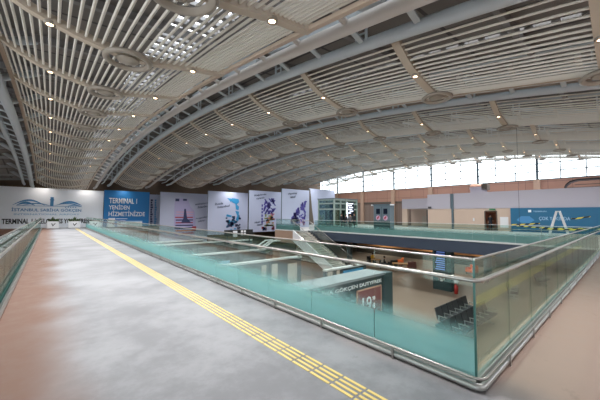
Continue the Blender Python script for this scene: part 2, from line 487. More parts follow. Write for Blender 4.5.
# walls
struct('wall_back', B(-14, 43, 43, 43.4, -4, 10), M['brownwall'])
struct('wall_added_front', B(-14, 44, -10.5, -10.05, -4, 4.2), M['brownwall'])  # unseen wall behind the camera, added to darken reflections in the glass
struct('wall_left', B(-14.3, -14, 10, 43.4, -4, 10), M['brownwall'])
struct('wall_right_lower', B(42.02, 42.4, -10, 43, 0, 3.7), M['lowwall'])
struct('wall_right_upper', B(42.0, 42.4, -10, 43, 3.75, 5.75), M['terra'])
struct('wall_below_gallery', B(42, 42.4, -10, 43, -4, -.01), M['brownwall'])
struct('wall_right_head', B(42.0, 42.4, -10, 43, 9.3, 12), M['brownwall'])
struct('trim_5', B(41.9, 42.0, -10, 43, 3.62, 3.82), M['recess'])
mull = [0.95+6.08*i for i in range(-2, 8)]
mb = MB()
for y in mull: mb.box(41.7, 42.0, y-.3, y+.3, 0, 5.75)
struct('trim_6', mb, M['column'])
for n, (a, b_) in enumerate(zip(mull, mull[1:])):
    if b_ < -2: continue
    w = tag(MB().box(42.1, 42.13, a+.1, b_-.1, 5.8, 9.3).build('window_%d' % (n+1), M['winglass']), kind='structure')
    f = MB()
    f.box(42.0, 42.2, a-.14, a+.1, 5.75, 9.3)
    for q in range(1, 3): f.box(42.04, 42.12, a+(b_-a)*q/3-.05, a+(b_-a)*q/3+.05, 5.8, 9.3)
    for z in (5.78, 6.7, 7.6, 8.5): f.box(41.98, 42.12, a+.1, b_-.1, z-.055, z+.055)
    f.build('window_frame', M['cabinet'], w)

# ------------------------------------------------------------------ tactile strips
def tactile(name, label, p0, p1, width, along):
    mb = MB(); L_ = p1-p0; n = int(L_/.281)
    for i in range(n):
        for j in range(4):
            a = p0+i*.281+.012; b_ = p0+(i+1)*.281-.012
            c = width[0]+j*(width[1]-width[0]-.03)/3
            if along == 'y': mb.box(c, c+.03, a, b_, 0, .005)
            else: mb.box(a, b_, c, c+.03, 0, .005)
    return tag(mb.build(name, M['yellow']), label, 'tactile paving')
tactile('tactile_strip', 'yellow four-bar tactile guide strip running the length of the grey walkway', .25, 38.0, (2.055, 2.275), 'y')
tactile('tactile_strip', 'yellow tactile guide strip crossing right beside the clear glass railing, seen mirrored in it', 2.3, 22, (-.07, .16), 'x')

# ------------------------------------------------------------------ glass railings
def arc_corner(x, y, r, z, n=6):
    """corner between a run coming down -Y on x and leaving +X on y"""
    return [(x+r-r*math.cos(a), y+r-r*math.sin(a), z) for a in [math.pi/2*i/n for i in range(n+1)]]
def outer_corner(x, y, r, z, n=6):
    return arc_corner(x, y, r, z, n)
t = thing('glass_railing', 'L-shaped glass railing around the near void, frosted aqua along the walkway', 'railing', (RX, RY, 0))
o = Vector((RX, RY, 0))
def LP(pts): return [tuple(Vector(p)-o) for p in pts]
YE = 39.1; XE = EX-.1
MB().tube(LP([(RX-.06, YE, 1.0)]+arc_corner(RX-.06, RY-.06, .08, 1.0)+[(XE, RY-.06, 1.0)]), .021, 12).build('handrail', M['steel'], t)
MB().tube(LP([(RX, YE, 1.187), (RX, RY+.01, 1.187)]), .012, 8).build('top_rail', M['steel'], t)
MB().tube(LP([(RX+.0, RY, 1.187), (XE, RY, 1.187)]), .012, 8).build('top_rail', M['steel'], t)
MB().tube(LP([(RX-.075, YE, .125)]+arc_corner(RX-.075, RY-.075, .09, .125)+[(XE, RY-.075, .125)]), .014, 10).build('kick_rail', M['steel'], t)
MB().tube(LP([(RX-.055, YE, .042)]+arc_corner(RX-.055, RY-.055, .07, .042)+[(XE, RY-.055, .042)]), .032, 10).build('base_rail', M['steel2'], t)
# base channel holding the glass, tan floor lip
MB().box(-.02, .03, 0, YE-RY, 0.001, .10).box(0.03, XE-RX, -.02, .03, 0.001, .10).build('base_channel', M['steel2'], t)
MB().box(.035, .06, 0.07, YE-RY, 0.001, .05).box(0.07, XE-RX, .032, .075, 0.001, .1).build('floor_lip', M['copper'], t)
ny = int((YE-RY)/1.12)
def post(px, py, axis):
    m_ = MB()
    if axis == 'y':
        m_.box(px-.10, px-.085, py-.012, py+.012, .0, .13); m_.bar((px-.10, py, .955-.0), (px, py, .93), .012, .012)
    return m_
for i in range(ny):
    a = i*1.12; b_ = a+1.105
    MB().box(-.006, .006, a+(.012 if i == 0 else 0), b_, .10, 1.178).build('glass_panel', M['glassfrost'], t)
    br = MB(); yb = a+.30
    br.tube([(-.06, yb, .98), (-.05, yb, .955), (.0, yb, .95)], .008, 6); br.tube([(-.012, yb, .95), (.03, yb, .95)], .020, 8)
    if i < 30: br.build('handrail_bracket', M['steel'], t)
    if i % 1 == 0 and i < 33:
        MB().box(-.098, -.085, yb+.5, yb+.525, .0, .12).build('kick_rail_post', M['steel'], t)
nx = int((XE-RX)/1.12)
for i in range(nx):
    a = i*1.12+(.012 if i == 0 else 0); b_ = i*1.12+1.105
    MB().box(a, b_, -.006, .006, .10, 1.178).build('glass_panel', M['glass'], t)
    br = MB(); xb = i*1.12+.22
    br.tube([(xb, -.06, .98), (xb, -.05, .955), (xb, .0, .95)], .008, 6); br.tube([(xb, -.012, .95), (xb, .03, .95)], .020, 8)
    br.build('handrail_bracket', M['steel'], t)
    MB().box(xb+.5, xb+.525, -.098, -.085, .0, .12).build('kick_rail_post', M['steel'], t)
MB().box(-.008, .008, -.008, .010, .10, 1.178).build('glass_edge', M['edgegreen'], t)

t = thing('glass_railing', 'clear glass railing with steel handrail along the left side of the grey walkway', 'railing', (LX, 0, 0))
MB().tube([(.09, 0, .98), (.09, 39.1, .98)], .024, 12).build('handrail', M['steel'], t)
MB().tube([(0, 0, 1.19), (0, 39.1, 1.19)], .015, 8).build('top_rail', M['steel'], t)
MB().tube([(.10, 0, .135), (.10, 39.1, .135)], .020, 10).build('kick_rail', M['steel'], t)
MB().tube([(.07, 0, .05), (.07, 39.1, .05)], .042, 10).build('base_rail', M['steel2'], t)
MB().box(-.03, .02, 0, 39.1, 0.001, .10).build('base_channel', M['edgegreen'], t)
for i in range(34):
    a = i*1.12
    MB().box(-.006, .006, a, a+1.105, .10, 1.175).build('glass_panel', M['glass'], t)
    MB().tube([(.09, a+.3, .955), (.07, a+.3, .925), (-.03, a+.3, .92)], .010, 6).build('handrail_bracket', M['steel'], t)

t = thing('glass_railing', 'green tinted glass railing along the dark edge of the far gallery', 'railing', (EX, RY, 0))
MB().tube([(.08, 0, .82), (.08, 20.6, .82)], .02, 8).build('handrail', M['steel'], t)
MB().tube([(0.025, .1, 1.06), (0.025, 20.6, 1.06)], .012, 6).build('top_rail', M['trimwhite'], t)
for i in range(18):
    MB().box(.02, .03, .15+i*1.13, 1.274+i*1.13, .0, 1.06).build('glass_panel', M['glassfar'], t)
t = thing('glass_railing', 'teal glass railing on the landing left of the staircase top', 'railing', (18.75, 21.6, 0))
MB().tube([(0.025, 0, 1.12), (0.025, 3.98, 1.12)], .015, 6).build('top_rail', M['steel'], t)
for i in range(4): MB().box(.02, .03, i*.995, i*.995+.99, 0, 1.12).build('glass_panel', M['glassfar'], t)

# ------------------------------------------------------------------ hoardings & banners
WY = 41.6
t = thing('white_hoarding', 'white hoarding wall with a blue airport skyline logo at the end of the walkway', 'hoarding', (0, WY, 0))
MB().box(-11, 4.85, 0, .2, 0.001, 4.3).build('panel', M['whitewall'], t)
def wt(body, m, x0, x1, z0, z1, par=t, nm='lettering', y=-.012, **k): return text_obj(nm, body, m, par, '-y', x1-x0, z1-z0, (x0, y, z0), **k)
wt('İSTANBUL SABİHA GÖKÇEN', M['logo'], -2.95, 2.75, 1.70, 2.18)
wt('INTERNATIONAL AIRPORT', M['palelogo'], -2.75, 2.6, 1.38, 1.55)
wt('TERMINAL 1 WELCOMES YOU AFRESH', M['blacktext'], -3.6, 3.75, .46, 1.0, bold=.035)
lg = MB()
def arcband(x0, x1, zb, h, th, n=16):
    top = []; bot = []
    for i in range(n+1):
        s = i/n; x = x0+(x1-x0)*s; z = zb+h*math.sin(math.pi*s)
        top.append((x, z)); bot.append((x, z-th*(math.sin(math.pi*s)+.12)))
    for i in range(n):
        lg.prism([bot[i], bot[i+1], top[i+1], top[i]], 'y', -.02, -.002)
arcband(-2.9, -.4, 2.42, .62, .16); arcband(-2.6, -1.2, 2.42, .38, .22); arcband(-2.2, .1, 2.38, .30, .10)
arcband(.6, 2.8, 2.5, .48, .20); arcband(.3, 2.75, 2.4, .34, .08); arcband(1.5, 2.7, 2.38, .2, .1)
lg.box(.02, .30, -.02, -.002, 2.36, 3.35); lg.box(-.03, .35, -.02, -.002, 3.0, 3.1); lg.box(-2.6, 2.8, -.02, -.002, 2.34, 2.38)
for i in range(5): lg.box(1.3+.22*i, 1.4+.22*i, -.02, -.002, 2.22, 2.31)
lg.build('skyline_logo', M['logo'], t)

t = thing('blue_hoarding', 'bright blue hoarding panel with white lettering TERMINAL 1 YENİDEN HİZMETİNİZDE', 'hoarding', (4.9, WY-.1, 0))
MB().box(0, 4.95, 0, .2, -.5, 4.42).build('panel', M['blue'], t)
wt('TERMINAL 1', M['whitetext'], .5, 3.5, 2.85, 3.5, t); wt('YENİDEN', M['whitetext'], .5, 2.7, 2.1, 2.78, t); wt('HİZMETİNİZDE', M['whitetext'], .5, 4.45, 1.28, 2.0, t)
MB().box(.5, 1.2, -.02, -.002, .85, 1.05).box(1.3, 2.5, -.02, -.002, .93, 1.0).box(.5, 2.3, -.02, -.002, .68, .75).build('caption_lines', M['whitetext'], t)

t = thing('narrow_hoarding', 'narrow pale hoarding with two vertical columns of dark letters beside the blue panel', 'hoarding', (9.9, WY, 0))
MB().box(0, 1.5, 0, .2, -4, 4.15).build('panel', M['banner'], t)
for cx, mm in ((.12, 'artnavy'), (.62, 'logo')):
    v = MB(); z = 3.5
    while z > -.2:
        w = random.choice((.2, .26, .3)); v.box(cx, cx+w, -.02, -.002, z-.24, z); 
        z -= .31
    v.build('letter_column', M[mm], t)

def banner(label, x, y, w, z0, z1):
    t = thing('hanging_banner', label, 'banner', (x, y, z0), 0, 'tall pale banners at the end of the hall')
    MB().box(0, w, 0, .08, 0, z1-z0).build('banner_sheet', M['banner'], t)
    MB().box(-.03, 0, -.03, .11, 0, z1-z0).build('banner_frame', M['cabinet'], t)
    return t
def script_words(t, words, x, z, w, h, rot=.15):
    for i, s in enumerate(words):
        text_obj('script_words', s, M['script'], t, '-y', w*len(s)/7, h*1.25, (x+i*.35, -.012, z-i*h*1.6), depth=.008, shear=.3, rot=rot)
def blocks(t, x, z, rects, y=-.03):
    by = {}
    for (a, b_, c, d_, m_) in rects: by.setdefault(m_, MB()).box(x+a, x+b_, y, -.002, z+c, z+d_)
    for m_, mb_ in by.items(): mb_.build('banner_patch', M[m_], t)
def blob(t, m_, pts, y0=-.03, y1=-.002): MB().prism(pts, 'y', y0, y1).build('banner_patch', M[m_], t)
# 1: glass jar shaped picture
t = banner('pale banner with a jar-shaped red and lavender picture, just right of the blue panel', 10.75, 40.0, 6.4, -2.6, 4.45)
jar = [(2.0, 1.2), (4.6, 1.2), (4.7, 3.2), (4.5, 4.6), (3.9, 5.3), (3.5, 6.3), (2.0, 6.3), (1.8, 5.6), (1.8, 3.0)]
blob(t, 'artlav', jar, -.012)
rs = []
for i in range(9):
    z = 1.5+i*.36; rs.append((1.9+random.random()*.2, 4.5-random.random()*.3, z, z+.16, random.choice(['artred', 'artor', 'artnavy', 'artpink'])))
rs += [(1.9, 2.4, 5.9, 6.25, 'artnavy'), (2.9, 3.4, 6.0, 6.25, 'artnavy'), (4.2, 4.8, 1.9, 2.5, 'artred')]
blocks(t, 0, 0, rs)
blob(t, 'artnavy', [(2.7, 3.0), (4.1, 3.0), (3.5, 3.6), (3.3, 4.9), (3.1, 4.9), (3.0, 3.6)], -.04)
script_words(t, ['welcome to', 'Istanbul'], 4.6, 5.4, 1.4, .26); script_words(t, ['hosgeldiniz', 'tekrar'], 4.7, 3.4, 1.2, .22)
# 2
t = banner('pale banner with blue and cyan lettering collage above a navy mosaic', 16.05, 37.4, 6.15, -1.2, 4.75)
script_words(t, ['Rueda', 'Istanbul'], 1.0, 4.0, 1.7, .25)
rs = []
for i in range(46):
    x = 2.6+random.random()*2.2; z = .5+random.random()*2.0; rs.append((x, x+.2+random.random()*.3, z, z+.12+random.random()*.25, random.choice(['artnavy', 'artnavy', 'cyan', 'script'])))
blocks(t, 0, 0, rs, -.02)
s_ = MB()
for pts in ([(3.6, 5.1), (4.6, 5.0), (4.7, 4.6), (4.3, 4.2), (4.7, 3.9), (4.6, 3.4), (4.2, 3.5), (4.1, 4.3), (3.6, 4.5), (3.4, 4.9)], [(2.8, 5.1), (3.6, 5.0), (3.4, 4.5), (3.1, 4.8)], [(4.1, 3.3), (4.7, 3.2), (4.6, 1.8), (4.2, 2.0), (4.4, 2.6)], [(2.8, 2.8), (3.6, 2.6), (3.4, 2.4), (2.7, 2.5)]):
    s_.prism(pts, 'y', -.03, -.002)
s_.build('banner_patch', M['cyan'], t)
# 3
t = banner('pale banner with purple brush letters over an olive and maroon picture', 19.45, 32.5, 5.25, -.7, 4.75)
script_words(t, ['Kalplerde', 'uyanis'], .8, 4.6, 1.5, .24); script_words(t, ['Hear the', 'music'], .9, 1.1, 1.4, .2)
s_ = MB()
for i in range(26):
    x = 2.0+random.random()*1.7; z = 2.2+random.random()*1.9
    s_.prism([(x, z), (x+.22, z), (x+.5+random.random()*.2, z+.55), (x+.25, z+.55)] if i % 2 else [(x+.5, z), (x+.72, z), (x+.3, z+.5), (x+.1, z+.5)], 'y', -.03, -.002)
for i in range(6): s_.box(1.95, 2.15, -.03, -.002, 1.1+i*.45, 1.4+i*.45)
s_.build('banner_patch', M['purple'], t)
rs = []
for i in range(44):
    x = 2.4+random.random()*1.5; z = .6+random.random()*1.7; rs.append((x, x+.15+random.random()*.35, z, z+.2, random.choice(['artgreen', 'artor', 'artnavy', 'artgreen'])))
for i in range(12):
    x = 2.0+random.random()*1.8; rs.append((x, x+.3, .1+random.random()*.35, .5+random.random()*.2, random.choice(['artred', 'artnavy', 'artpink'])))
blocks(t, 0, 0, rs, -.02)
# 4
t = banner('pale banner with dark purple stacked letters standing behind the staircase landing', 21.4, 28.05, 4.55, .001, 4.8)
script_words(t, ['Fasting', 'kind'], 1.0, 4.0, 1.5, .22)
s_ = MB()
for i in range(85):
    r = i/40; x = 1.4+random.random()*2.4; z = .4+random.random()*(.6+ (x-1.4)*1.1)
    s_.box(x, x+.16+random.random()*.2, -.03, -.002, z, z+.12+random.random()*.3)
s_.build('banner_patch', M['purple'], t)
s_ = MB()
for i in range(24):
    x = 1.6+random.random()*2; z = .2+random.random()*.8; s_.box(x, x+.3, -.02, -.002, z, z+.2)
s_.build('banner_patch', M['artpink'], t)
# 5
t = banner('plain pale blue banner leaning behind the glass lift lobby', 31.9, 34.5, 6.2, .001, 5.9)
blob(t, 'recess', [(.02, .0), (1.1, .0), (.6, 2.6), (.2, 5.8), (.02, 5.8)], -.06)  # dark slanted post at the banner's left end, shaped as a patch on it

# ------------------------------------------------------------------ planters and case at the end of the walkway
def planter(label, x, w, leafy):
    t = thing('planter_box', label, 'planter', (x, 40.3, 0), 0, 'planters closing the walkway')
    b_ = MB(); b_.box(-w/2, w/2, 0, .5, 0, .72); b_.build('box', M['white'], t, bevel=.02)
    MB().box(-w/2+.04, w/2-.04, .04, .46, .70, .735).build('soil', M['recess'], t)
    MB().prism([(-.14, .5), (-.06, .5), (0, .33), (.18, .55), (.22, .5), (0, .2)], 'y', -.012, -.001).build('tick_mark', M['dark'], t)
    f = MB()
    for i in range(130 if leafy else 60):
        px = random.uniform(-w/2+.05, w/2-.05); py = random.uniform(.06, .44); h = random.uniform(.06, .28 if leafy else .14)
        if leafy and abs(px) < .1: h *= 1.9
        a = random.random()*6.28; s = .06
        f.add([(px, py, .73), (px+math.cos(a)*s, py+math.sin(a)*s, .73+h*.6), (px+math.cos(a)*s*1.6, py+math.sin(a)*s*1.6, .73+h), (px-math.sin(a)*s*.7, py+math.cos(a)*s*.7, .73+h*.65)], [(0, 1, 2, 3)])
    f.build('foliage', M['green'], t)
planter('white planter box with leafy shrub, left one under the skyline logo', .32, .98, True)
planter('white planter box with leafy shrub, right one under the skyline logo', 2.12, 1.05, True)
planter('white planter box with low clipped greenery, beside the blue hoarding', 4.0, 1.0, False)
t = thing('white_case', 'white upright display case standing in front of the blue hoarding', 'display case', (5.5, 40.2, 0))
MB().box(-.35, .35, 0, .5, 0, .85).build('case_body', M['white'], t, bevel=.02); MB().box(-.4, .4, -.05, .55, .85, .93).build('case_top', M['white'], t)
t = thing('low_counter', 'low white counter with blue strip behind the railing near the blue hoarding', 'counter', (7.2, 40.2, 0))
MB().box(-1, 1.6, 0, .5, 0, .6).build('counter_body', M['white'], t); MB().box(-1, 1.6, -.02, .5, .6, .72).build('counter_strip', M['palelogo'], t)

# ------------------------------------------------------------------ staircase
sx0, sx1, sy, run = 17.8, 19.95, 21.55, 7.3
t = thing('staircase', 'grey staircase with white side panel descending from the far gallery to the lower hall', 'staircase', (sx0, sy, 0))
W = sx1-sx0; n = 23
st = MB()
for i in range(n):
    y1 = -run*i/n; y0 = -run*(i+1)/n; z = -4*(i+1)/n
    st.box(.12, W-.1, y0, y1, z-.16, z)
st.build('steps', mat('stair_grey', (196, 190, 180), .6, noise=.1), t)
nb = MB()
for i in range(n):
    y0 = -run*(i+1)/n; z = -4*(i+1)/n
    nb.box(.12, W-.1, y0-.004, y0+.08, z, z+.008)
nb.build('nosings', M['dark'], t)
MB().prism([(0, .12), (-run, -3.88), (-run, -4), (-run+1.3, -4), (0, -.95)], 'x', 0, .1).build('side_panel', M['white'], t)
MB().prism([(0, .02), (-run, -3.98), (-run+.2, -4), (0, -.5)], 'x', W-.1, W).build('stringer', M['dark'], t)
MB().prism([(0, -.52), (0, -4), (-run+.6, -4)], 'x', .4, W-.3).build('understair_wall', M['brownwall'], t)
for x in (.05, W-.05):
    MB().tube([(x, .5, 1.0), (x, 0, 1.0), (x, -run, -3.0), (x, -run-.4, -3.0)], .03, 8).build('handrail', M['steel'], t)
    MB().prism([(0, .15), (-run, -3.85), (-run, -3.1), (0, .9)], 'x', x-.006, x+.006).build('glass_panel', M['winglass'], t)
MB().box(-2.9+3.8, W+.9, .06, .1, -3.99, -.86).build('landing_wall', M['column'], t)
t = thing('escalator', 'dark escalator with steel rails dropping leftward beside the staircase', 'escalator', (17.2, 24.0, -4))
for k, (dy, mm) in enumerate(((0, 'steel'), (.5, 'steel'), (1.3, 'steel'))):
    MB().tube([(0.9, dy, 2.9), (0, dy, 2.9), (-3.6, dy, .95), (-4.4, dy, .9)], .075, 8).build('handrail', M['trimwhite'], t)
MB().prism([(0, 2.1), (0, 1.6), (-3.6, -.0), (-4.2, 0), (-4.2, .2), (-3.6, .25)], 'y', 0, 1.4).build('truss', M['recess'], t)
MB().prism([(0, 2.8), (-3.6, .9), (-3.6, .25), (0, 2.1)], 'y', -.02, 0).build('balustrade', M['boothglass'], t)
MB().box(0, .9, 0, 1.4, 0, 2.1).build('landing', M['column'], t)

# ------------------------------------------------------------------ people
def person(label, loc, rz=0, top='cloth_dark', legs='cloth_dark', sit=False, h=1.72, arm=.0, stride=.12):
    s = h/1.72
    if not sit:
        V = {'pel': ((0, 0, .96), .145), 'wai': ((0, 0, 1.12), .13), 'chest': ((0, 0, 1.33), .155), 'neck': ((0, .01, 1.49), .06), 'hd0': ((0, -.01, 1.56), .075), 'hd': ((0, -.02, 1.64), .095),
             'shl': ((.17, 0, 1.42), .065), 'ell': ((.23, .02, 1.14), .05), 'wrl': ((.22, -.08-arm, .92+arm), .036), 'hal': ((.215, -.11-arm, .84+arm), .034),
             'shr': ((-.17, 0, 1.42), .065), 'elr': ((-.23, .02, 1.14), .05), 'wrr': ((-.22, -.08, .92), .036), 'har': ((-.215, -.11, .84), .034),
             'hil': ((.09, 0, .88), .105), 'knl': ((.10, -stride*.6, .50), .068), 'anl': ((.10, -stride*.2, .09), .045), 'fol': ((.11, -stride*.2-.14, .035), .038),
             'hir': ((-.09, 0, .88), .105), 'knr': ((-.10, stride*.3, .50), .068), 'anr': ((-.10, stride, .09), .045), 'for_': ((-.11, stride-.14, .035), .038)}
    else:
        V = {'pel': ((0, 0, .52), .15), 'wai': ((0, 0, .70), .13), 'chest': ((0, -.02, .92), .155), 'neck': ((0, -.03, 1.08), .06), 'hd0': ((0, -.05, 1.15), .075), 'hd': ((0, -.06, 1.23), .095),
             'shl': ((.17, -.02, 1.0), .065), 'ell': ((.22, -.08, .74), .05), 'wrl': ((.14, -.28, .70), .036), 'hal': ((.10, -.36, .69), .034),
             'shr': ((-.17, -.02, 1.0), .065), 'elr': ((-.22, -.08, .74), .05), 'wrr': ((-.14, -.28, .70), .036), 'har': ((-.10, -.36, .69), .034),
             'hil': ((.09, -.05, .52), .10), 'knl': ((.11, -.45, .52), .07), 'anl': ((.11, -.45, .09), .045), 'fol': ((.11, -.58, .035), .038),
             'hir': ((-.09, -.05, .52), .10), 'knr': ((-.11, -.45, .52), .07), 'anr': ((-.11, -.45, .09), .045), 'for_': ((-.11, -.58, .035), .038)}
    E_ = [('pel', 'wai'), ('wai', 'chest'), ('chest', 'neck'), ('neck', 'hd0'), ('hd0', 'hd'), ('chest', 'shl'), ('shl', 'ell'), ('ell', 'wrl'), ('wrl', 'hal'), ('chest', 'shr'), ('shr', 'elr'), ('elr', 'wrr'), ('wrr', 'har'),
          ('pel', 'hil'), ('hil', 'knl'), ('knl', 'anl'), ('anl', 'fol'), ('pel', 'hir'), ('hir', 'knr'), ('knr', 'anr'), ('anr', 'for_')]
    ks = list(V); me = bpy.data.meshes.new('skeleton')
    me.from_pydata([V[k][0] for k in ks], [(ks.index(a), ks.index(b_)) for a, b_ in E_], [])
    tmp = bpy.data.objects.new('tmp_body', me); COL.objects.link(tmp)
    md = tmp.modifiers.new('skin', 'SKIN'); 
    for i, k in enumerate(ks):
        me.skin_vertices[0].data[i].radius = (V[k][1], V[k][1]*(.72 if k in ('pel', 'wai', 'chest') else 1)); me.skin_vertices[0].data[i].use_root = (k == 'pel')
    sb = tmp.modifiers.new('sub', 'SUBSURF'); sb.levels = 1; sb.render_levels = 1
    bpy.context.view_layer.update()
    bm_ = bpy.data.meshes.new_from_object(tmp.evaluated_get(bpy.context.evaluated_depsgraph_get()))
    bpy.data.objects.remove(tmp)
    t = thing('person', label, 'person', loc, rz); t.scale = (s, s, s)
    bm_.name = 'body'; bm_.materials.clear()
    for k in (legs, top, 'skin', 'black'): bm_.materials.append(M[k])
    nz = V['neck'][0][2]; hz = V['pel'][0][2]-.02
    wr = [Vector(V['wrl'][0]), Vector(V['wrr'][0])]
    for p_ in bm_.polygons:
        c = p_.center; p_.use_smooth = True
        if c.z > nz-.01: i = 2
        elif min((c-w_).length for w_ in wr) < .07 or (c-Vector(V['hal'][0])).length < .08 or (c-Vector(V['har'][0])).length < .08: i = 2
        elif c.z < .07: i = 3
        elif sit: i = 0 if (c.z < .62 and (c.y < -.12 or c.z < .56)) else 1
        else: i = 0 if (c.z < hz-.03 and abs(c.x) < .19) else 1
        p_.material_index = i
    b_ = bpy.data.objects.new('body', bm_); COL.objects.link(b_); b_.parent = t
    hd = Vector(V['hd'][0])
    MB().lathe([(0, .125), (.06, .115), (.105, .06), (.11, 0), (.085, -.05)], (hd.x, hd.y+.022, hd.z), 12).build('hair', M['hair'], t)
    fc = MB()
    for x in (-.033, .033): fc.box(hd.x+x-.012, hd.x+x+.012, hd.y-.098, hd.y-.085, hd.z-.008, hd.z+.006)
    fc.build('eyes', M['dark'], t)
    MB().prism([(-.095, -.0), (-.115, -.035), (-.09, -.04)], 'x', hd.x-.012, hd.x+.012).build('nose', M['skin'], t, (0, hd.y+.0, hd.z))
    return t
face = R(-40)
person('person in dark clothes standing apart, leftmost of the four by the glass lift lobby', (25.6, 22.14, 0), face+2.0, h=1.75)
person('person in navy trousers, second from left of the four by the lift lobby', (25.6, 21.47, 0), face+.6, 'cloth_dark', 'cloth_navy', h=1.66)
person('person in grey top, second from right of the four by the lift lobby', (25.65, 20.9, 0), face-.4, 'cloth_grey', 'cloth_dark', h=1.7)
person('person in dark coat, rightmost of the four by the lift lobby', (25.7, 20.35, 0), face-1.2, 'cloth_dark', 'cloth_dark', h=1.8)
person('person in dark clothes leaning forward in the beige doorway', (37.6, 10.55, 0), R(-60), 'cloth_dark', 'cloth_dark', h=1.72, arm=.15)
person('person in yellow top seated in the cafe under the gallery', (28.0, 19.6, -4), R(-30), 'cloth_yellow', 'cloth_dark', sit=True)
person('person in black seated in the cafe under the gallery', (26.6, 17.2, -4), R(30), 'cloth_dark', 'cloth_dark', sit=True)

# ------------------------------------------------------------------ gallery objects
t = thing('lift_lobby', 'green-framed glass lift lobby box behind the four people', 'lift lobby', (27.6, 25.1, 0))
LXw, LYw, H = 4.6, 2.8, 3.7
f = MB()
for (x, y) in ((0, 0), (LXw, 0), (0, LYw), (LXw, LYw), (LXw/2, 0), (1.2, 0)): f.box(x-.09, x+.09, y-.09, y+.09, 0, H)
for z in (.1, 2.35, H-.12, 3.1):
    f.box(0, LXw, -.08, .08, z-.09, z+.09); f.box(-.08, .08, 0, LYw, z-.09, z+.09); f.box(0, LXw, LYw-.08, LYw+.08, z-.09, z+.09)
f.build('frame', mat('lobby_frame', (140, 156, 150), .4), t)
MB().box(.0, LXw, -.02, .0, .1, H-.1).build('glass_panel', M['boothglass'], t)
MB().box(-.02, .0, 0, LYw, .1, H-.1).build('glass_panel', M['boothglass'], t)
MB().box(.8, 2.0, 1.2, 2.4, 0, 3.4).build('lift_shaft', M['cabinet'], t); MB().box(2.6, 3.8, 1.2, 2.4, 0, 3.4).build('lift_shaft', M['dark'], t)
MB().box(-.15, LXw+.15, -.15, LYw+.15, H, H+.08).build('roof', M['cabinet'], t)

t = thing('lit_sign', 'bright white lit information sign on a post beside the lift lobby', 'sign', (27.3, 22.6, 0), R(0))
MB().box(-.03, .03, -.9, .15, 1.5, 3.1).build('sign_board', M['screen'], t)
MB().box(-.05, -.031, -.02, .15, 1.2, 3.1).build('light_strip', M['signglow'], t)
m_ = MB()
for i, (a, b_) in enumerate(((.85, .1), (.6, .1), (.8, .2), (.7, .12), (.85, .3), (.5, .1))): m_.box(-.04, -.031, -a, -b_, 2.9-i*.22, 3.0-i*.22)
m_.build('text_rows', M['signglow'], t)
MB().box(-.04, .04, -.0, .08, 0, 1.5).build('post', M['steel2'], t)

t = thing('floor_cone', 'small white floor marker standing right of the four people', 'floor marker', (26.3, 18.9, 0))
MB().lathe([(.16, 0), (.15, .03), (.07, .04), (.02, .5), (0, .5)], (0, 0, 0), 12).build('cone', M['white'], t)
MB().lathe([(.2, 0), (.2, .02), (0, .02)], (0, 0, 0), 12).build('foot', M['white'], t)

t = thing('service_cabinet', 'blue grey kiosk cabinet with two dark screens and two round posters on the far gallery', 'kiosk', (28.7, 17.75, 0))
MB().box(0, .9, 0, 2.15, 0, 2.75).build('cabinet_body', M['cabinet'], t, bevel=.03)
MB().box(-.06, .96, -.08, 2.23, 2.75, 2.87).build('cabinet_cap', M['cabinet'], t)
MB().box(-.12, .5, -.25, -.08, 2.72, 2.84).box(-.12, .5, 2.23, 2.4, 2.72, 2.84).build('corner_lamps', M['white'], t)
for y in (.32, 1.28): 
    MB().box(-.03, 0, y, y+.5, 1.75, 2.35).build('screen', M['screen'], t)
    MB().tube([(-.03, y+.25, 1.3), (0.0, y+.25, 1.3)], .28, 18).build('poster', M['artpink'], t)
    MB().prism([(y+.05, 1.45), (y+.3, 1.1), (y+.42, 1.3), (y+.2, 1.5)], 'x', -.045, -.031).build('poster_mark', M['artred'], t)
MB().box(-.012, 0, 1.05, 1.1, .1, 2.6).build('seam', M['dark'], t)
MB().box(-.015, -.001, 0.02, 2.13, 0.02, .95).build('lower_panel', M['tealdark'], t)

t = thing('shop_booth', 'small lilac topped booth with open beige front left of the long partition', 'booth', (38.8, 17.5, 0))
MB().box(0, 2.9, 0, 4.5, 2.55, 3.95).build('fascia', M['lilac'], t)
for q_ in ((0, .3, 3.7, 4.5, 0, 2.55), (0, .3, 0, .5, 0, 2.55), (2.6, 2.8, 0, 4.5, 0, 2.55)): B(*q_).build('wall_panel', M['beige'], t)
MB().box(2.2, 2.5, 1.6, 2.6, 0, 1.5).build('counter', M['cream'], t); MB().box(.25, .28, .5, 1.0, 0, 2.4).build('side_door', M['dark'], t)
BX = 37.0
t = thing('partition_booth', 'long beige partition booth with lilac fascia and an open doorway on the far gallery', 'booth', (BX, 0, 0))
MB().box(.15, 4.8, -8, 14.25, 2.45, 4.3).build('fascia', M['lilac'], t)
for q_ in ((.2, .4, 11.0, 14.25, 0, 2.45), (.2, .4, 8.5, 9.75, 0, 2.45), (.2, .4, 9.75, 11.0, 2.1, 2.45)): B(*q_).build('wall_panel', M['beige'], t)
t0 = thing('closed_booth', 'closed beige booth with lilac fascia and small camera, left of the long partition', 'booth', (BX, 0, 0))
MB().box(0, 4.8, 14.6, 17.4, 2.45, 4.3).build('fascia', M['lilac'], t0)
MB().box(0.05, .25, 14.5, 17.4, 0, 2.45).build('wall_panel', M['beige'], t0)
MB().box(.08, .2, 14.27, 14.58, 0, 4.28).build('corner_strip', M['cabinet'], t0)
MB().box(2.6, 2.7, 8.5, 13, 0, 2.45).build('inner_wall', M['artor'], t)
MB().box(.15, .2, 10.9, 11.0, 0, 2.15).box(.15, .2, 9.75, 9.85, 0, 2.15).box(.15, .2, 9.85, 10.9, 2.1, 2.18).build('door_frame', M['recess'], t)
MB().box(.17, .2, 8.75, 9.5, .35, 1.5).build('notice', M['white'], t)
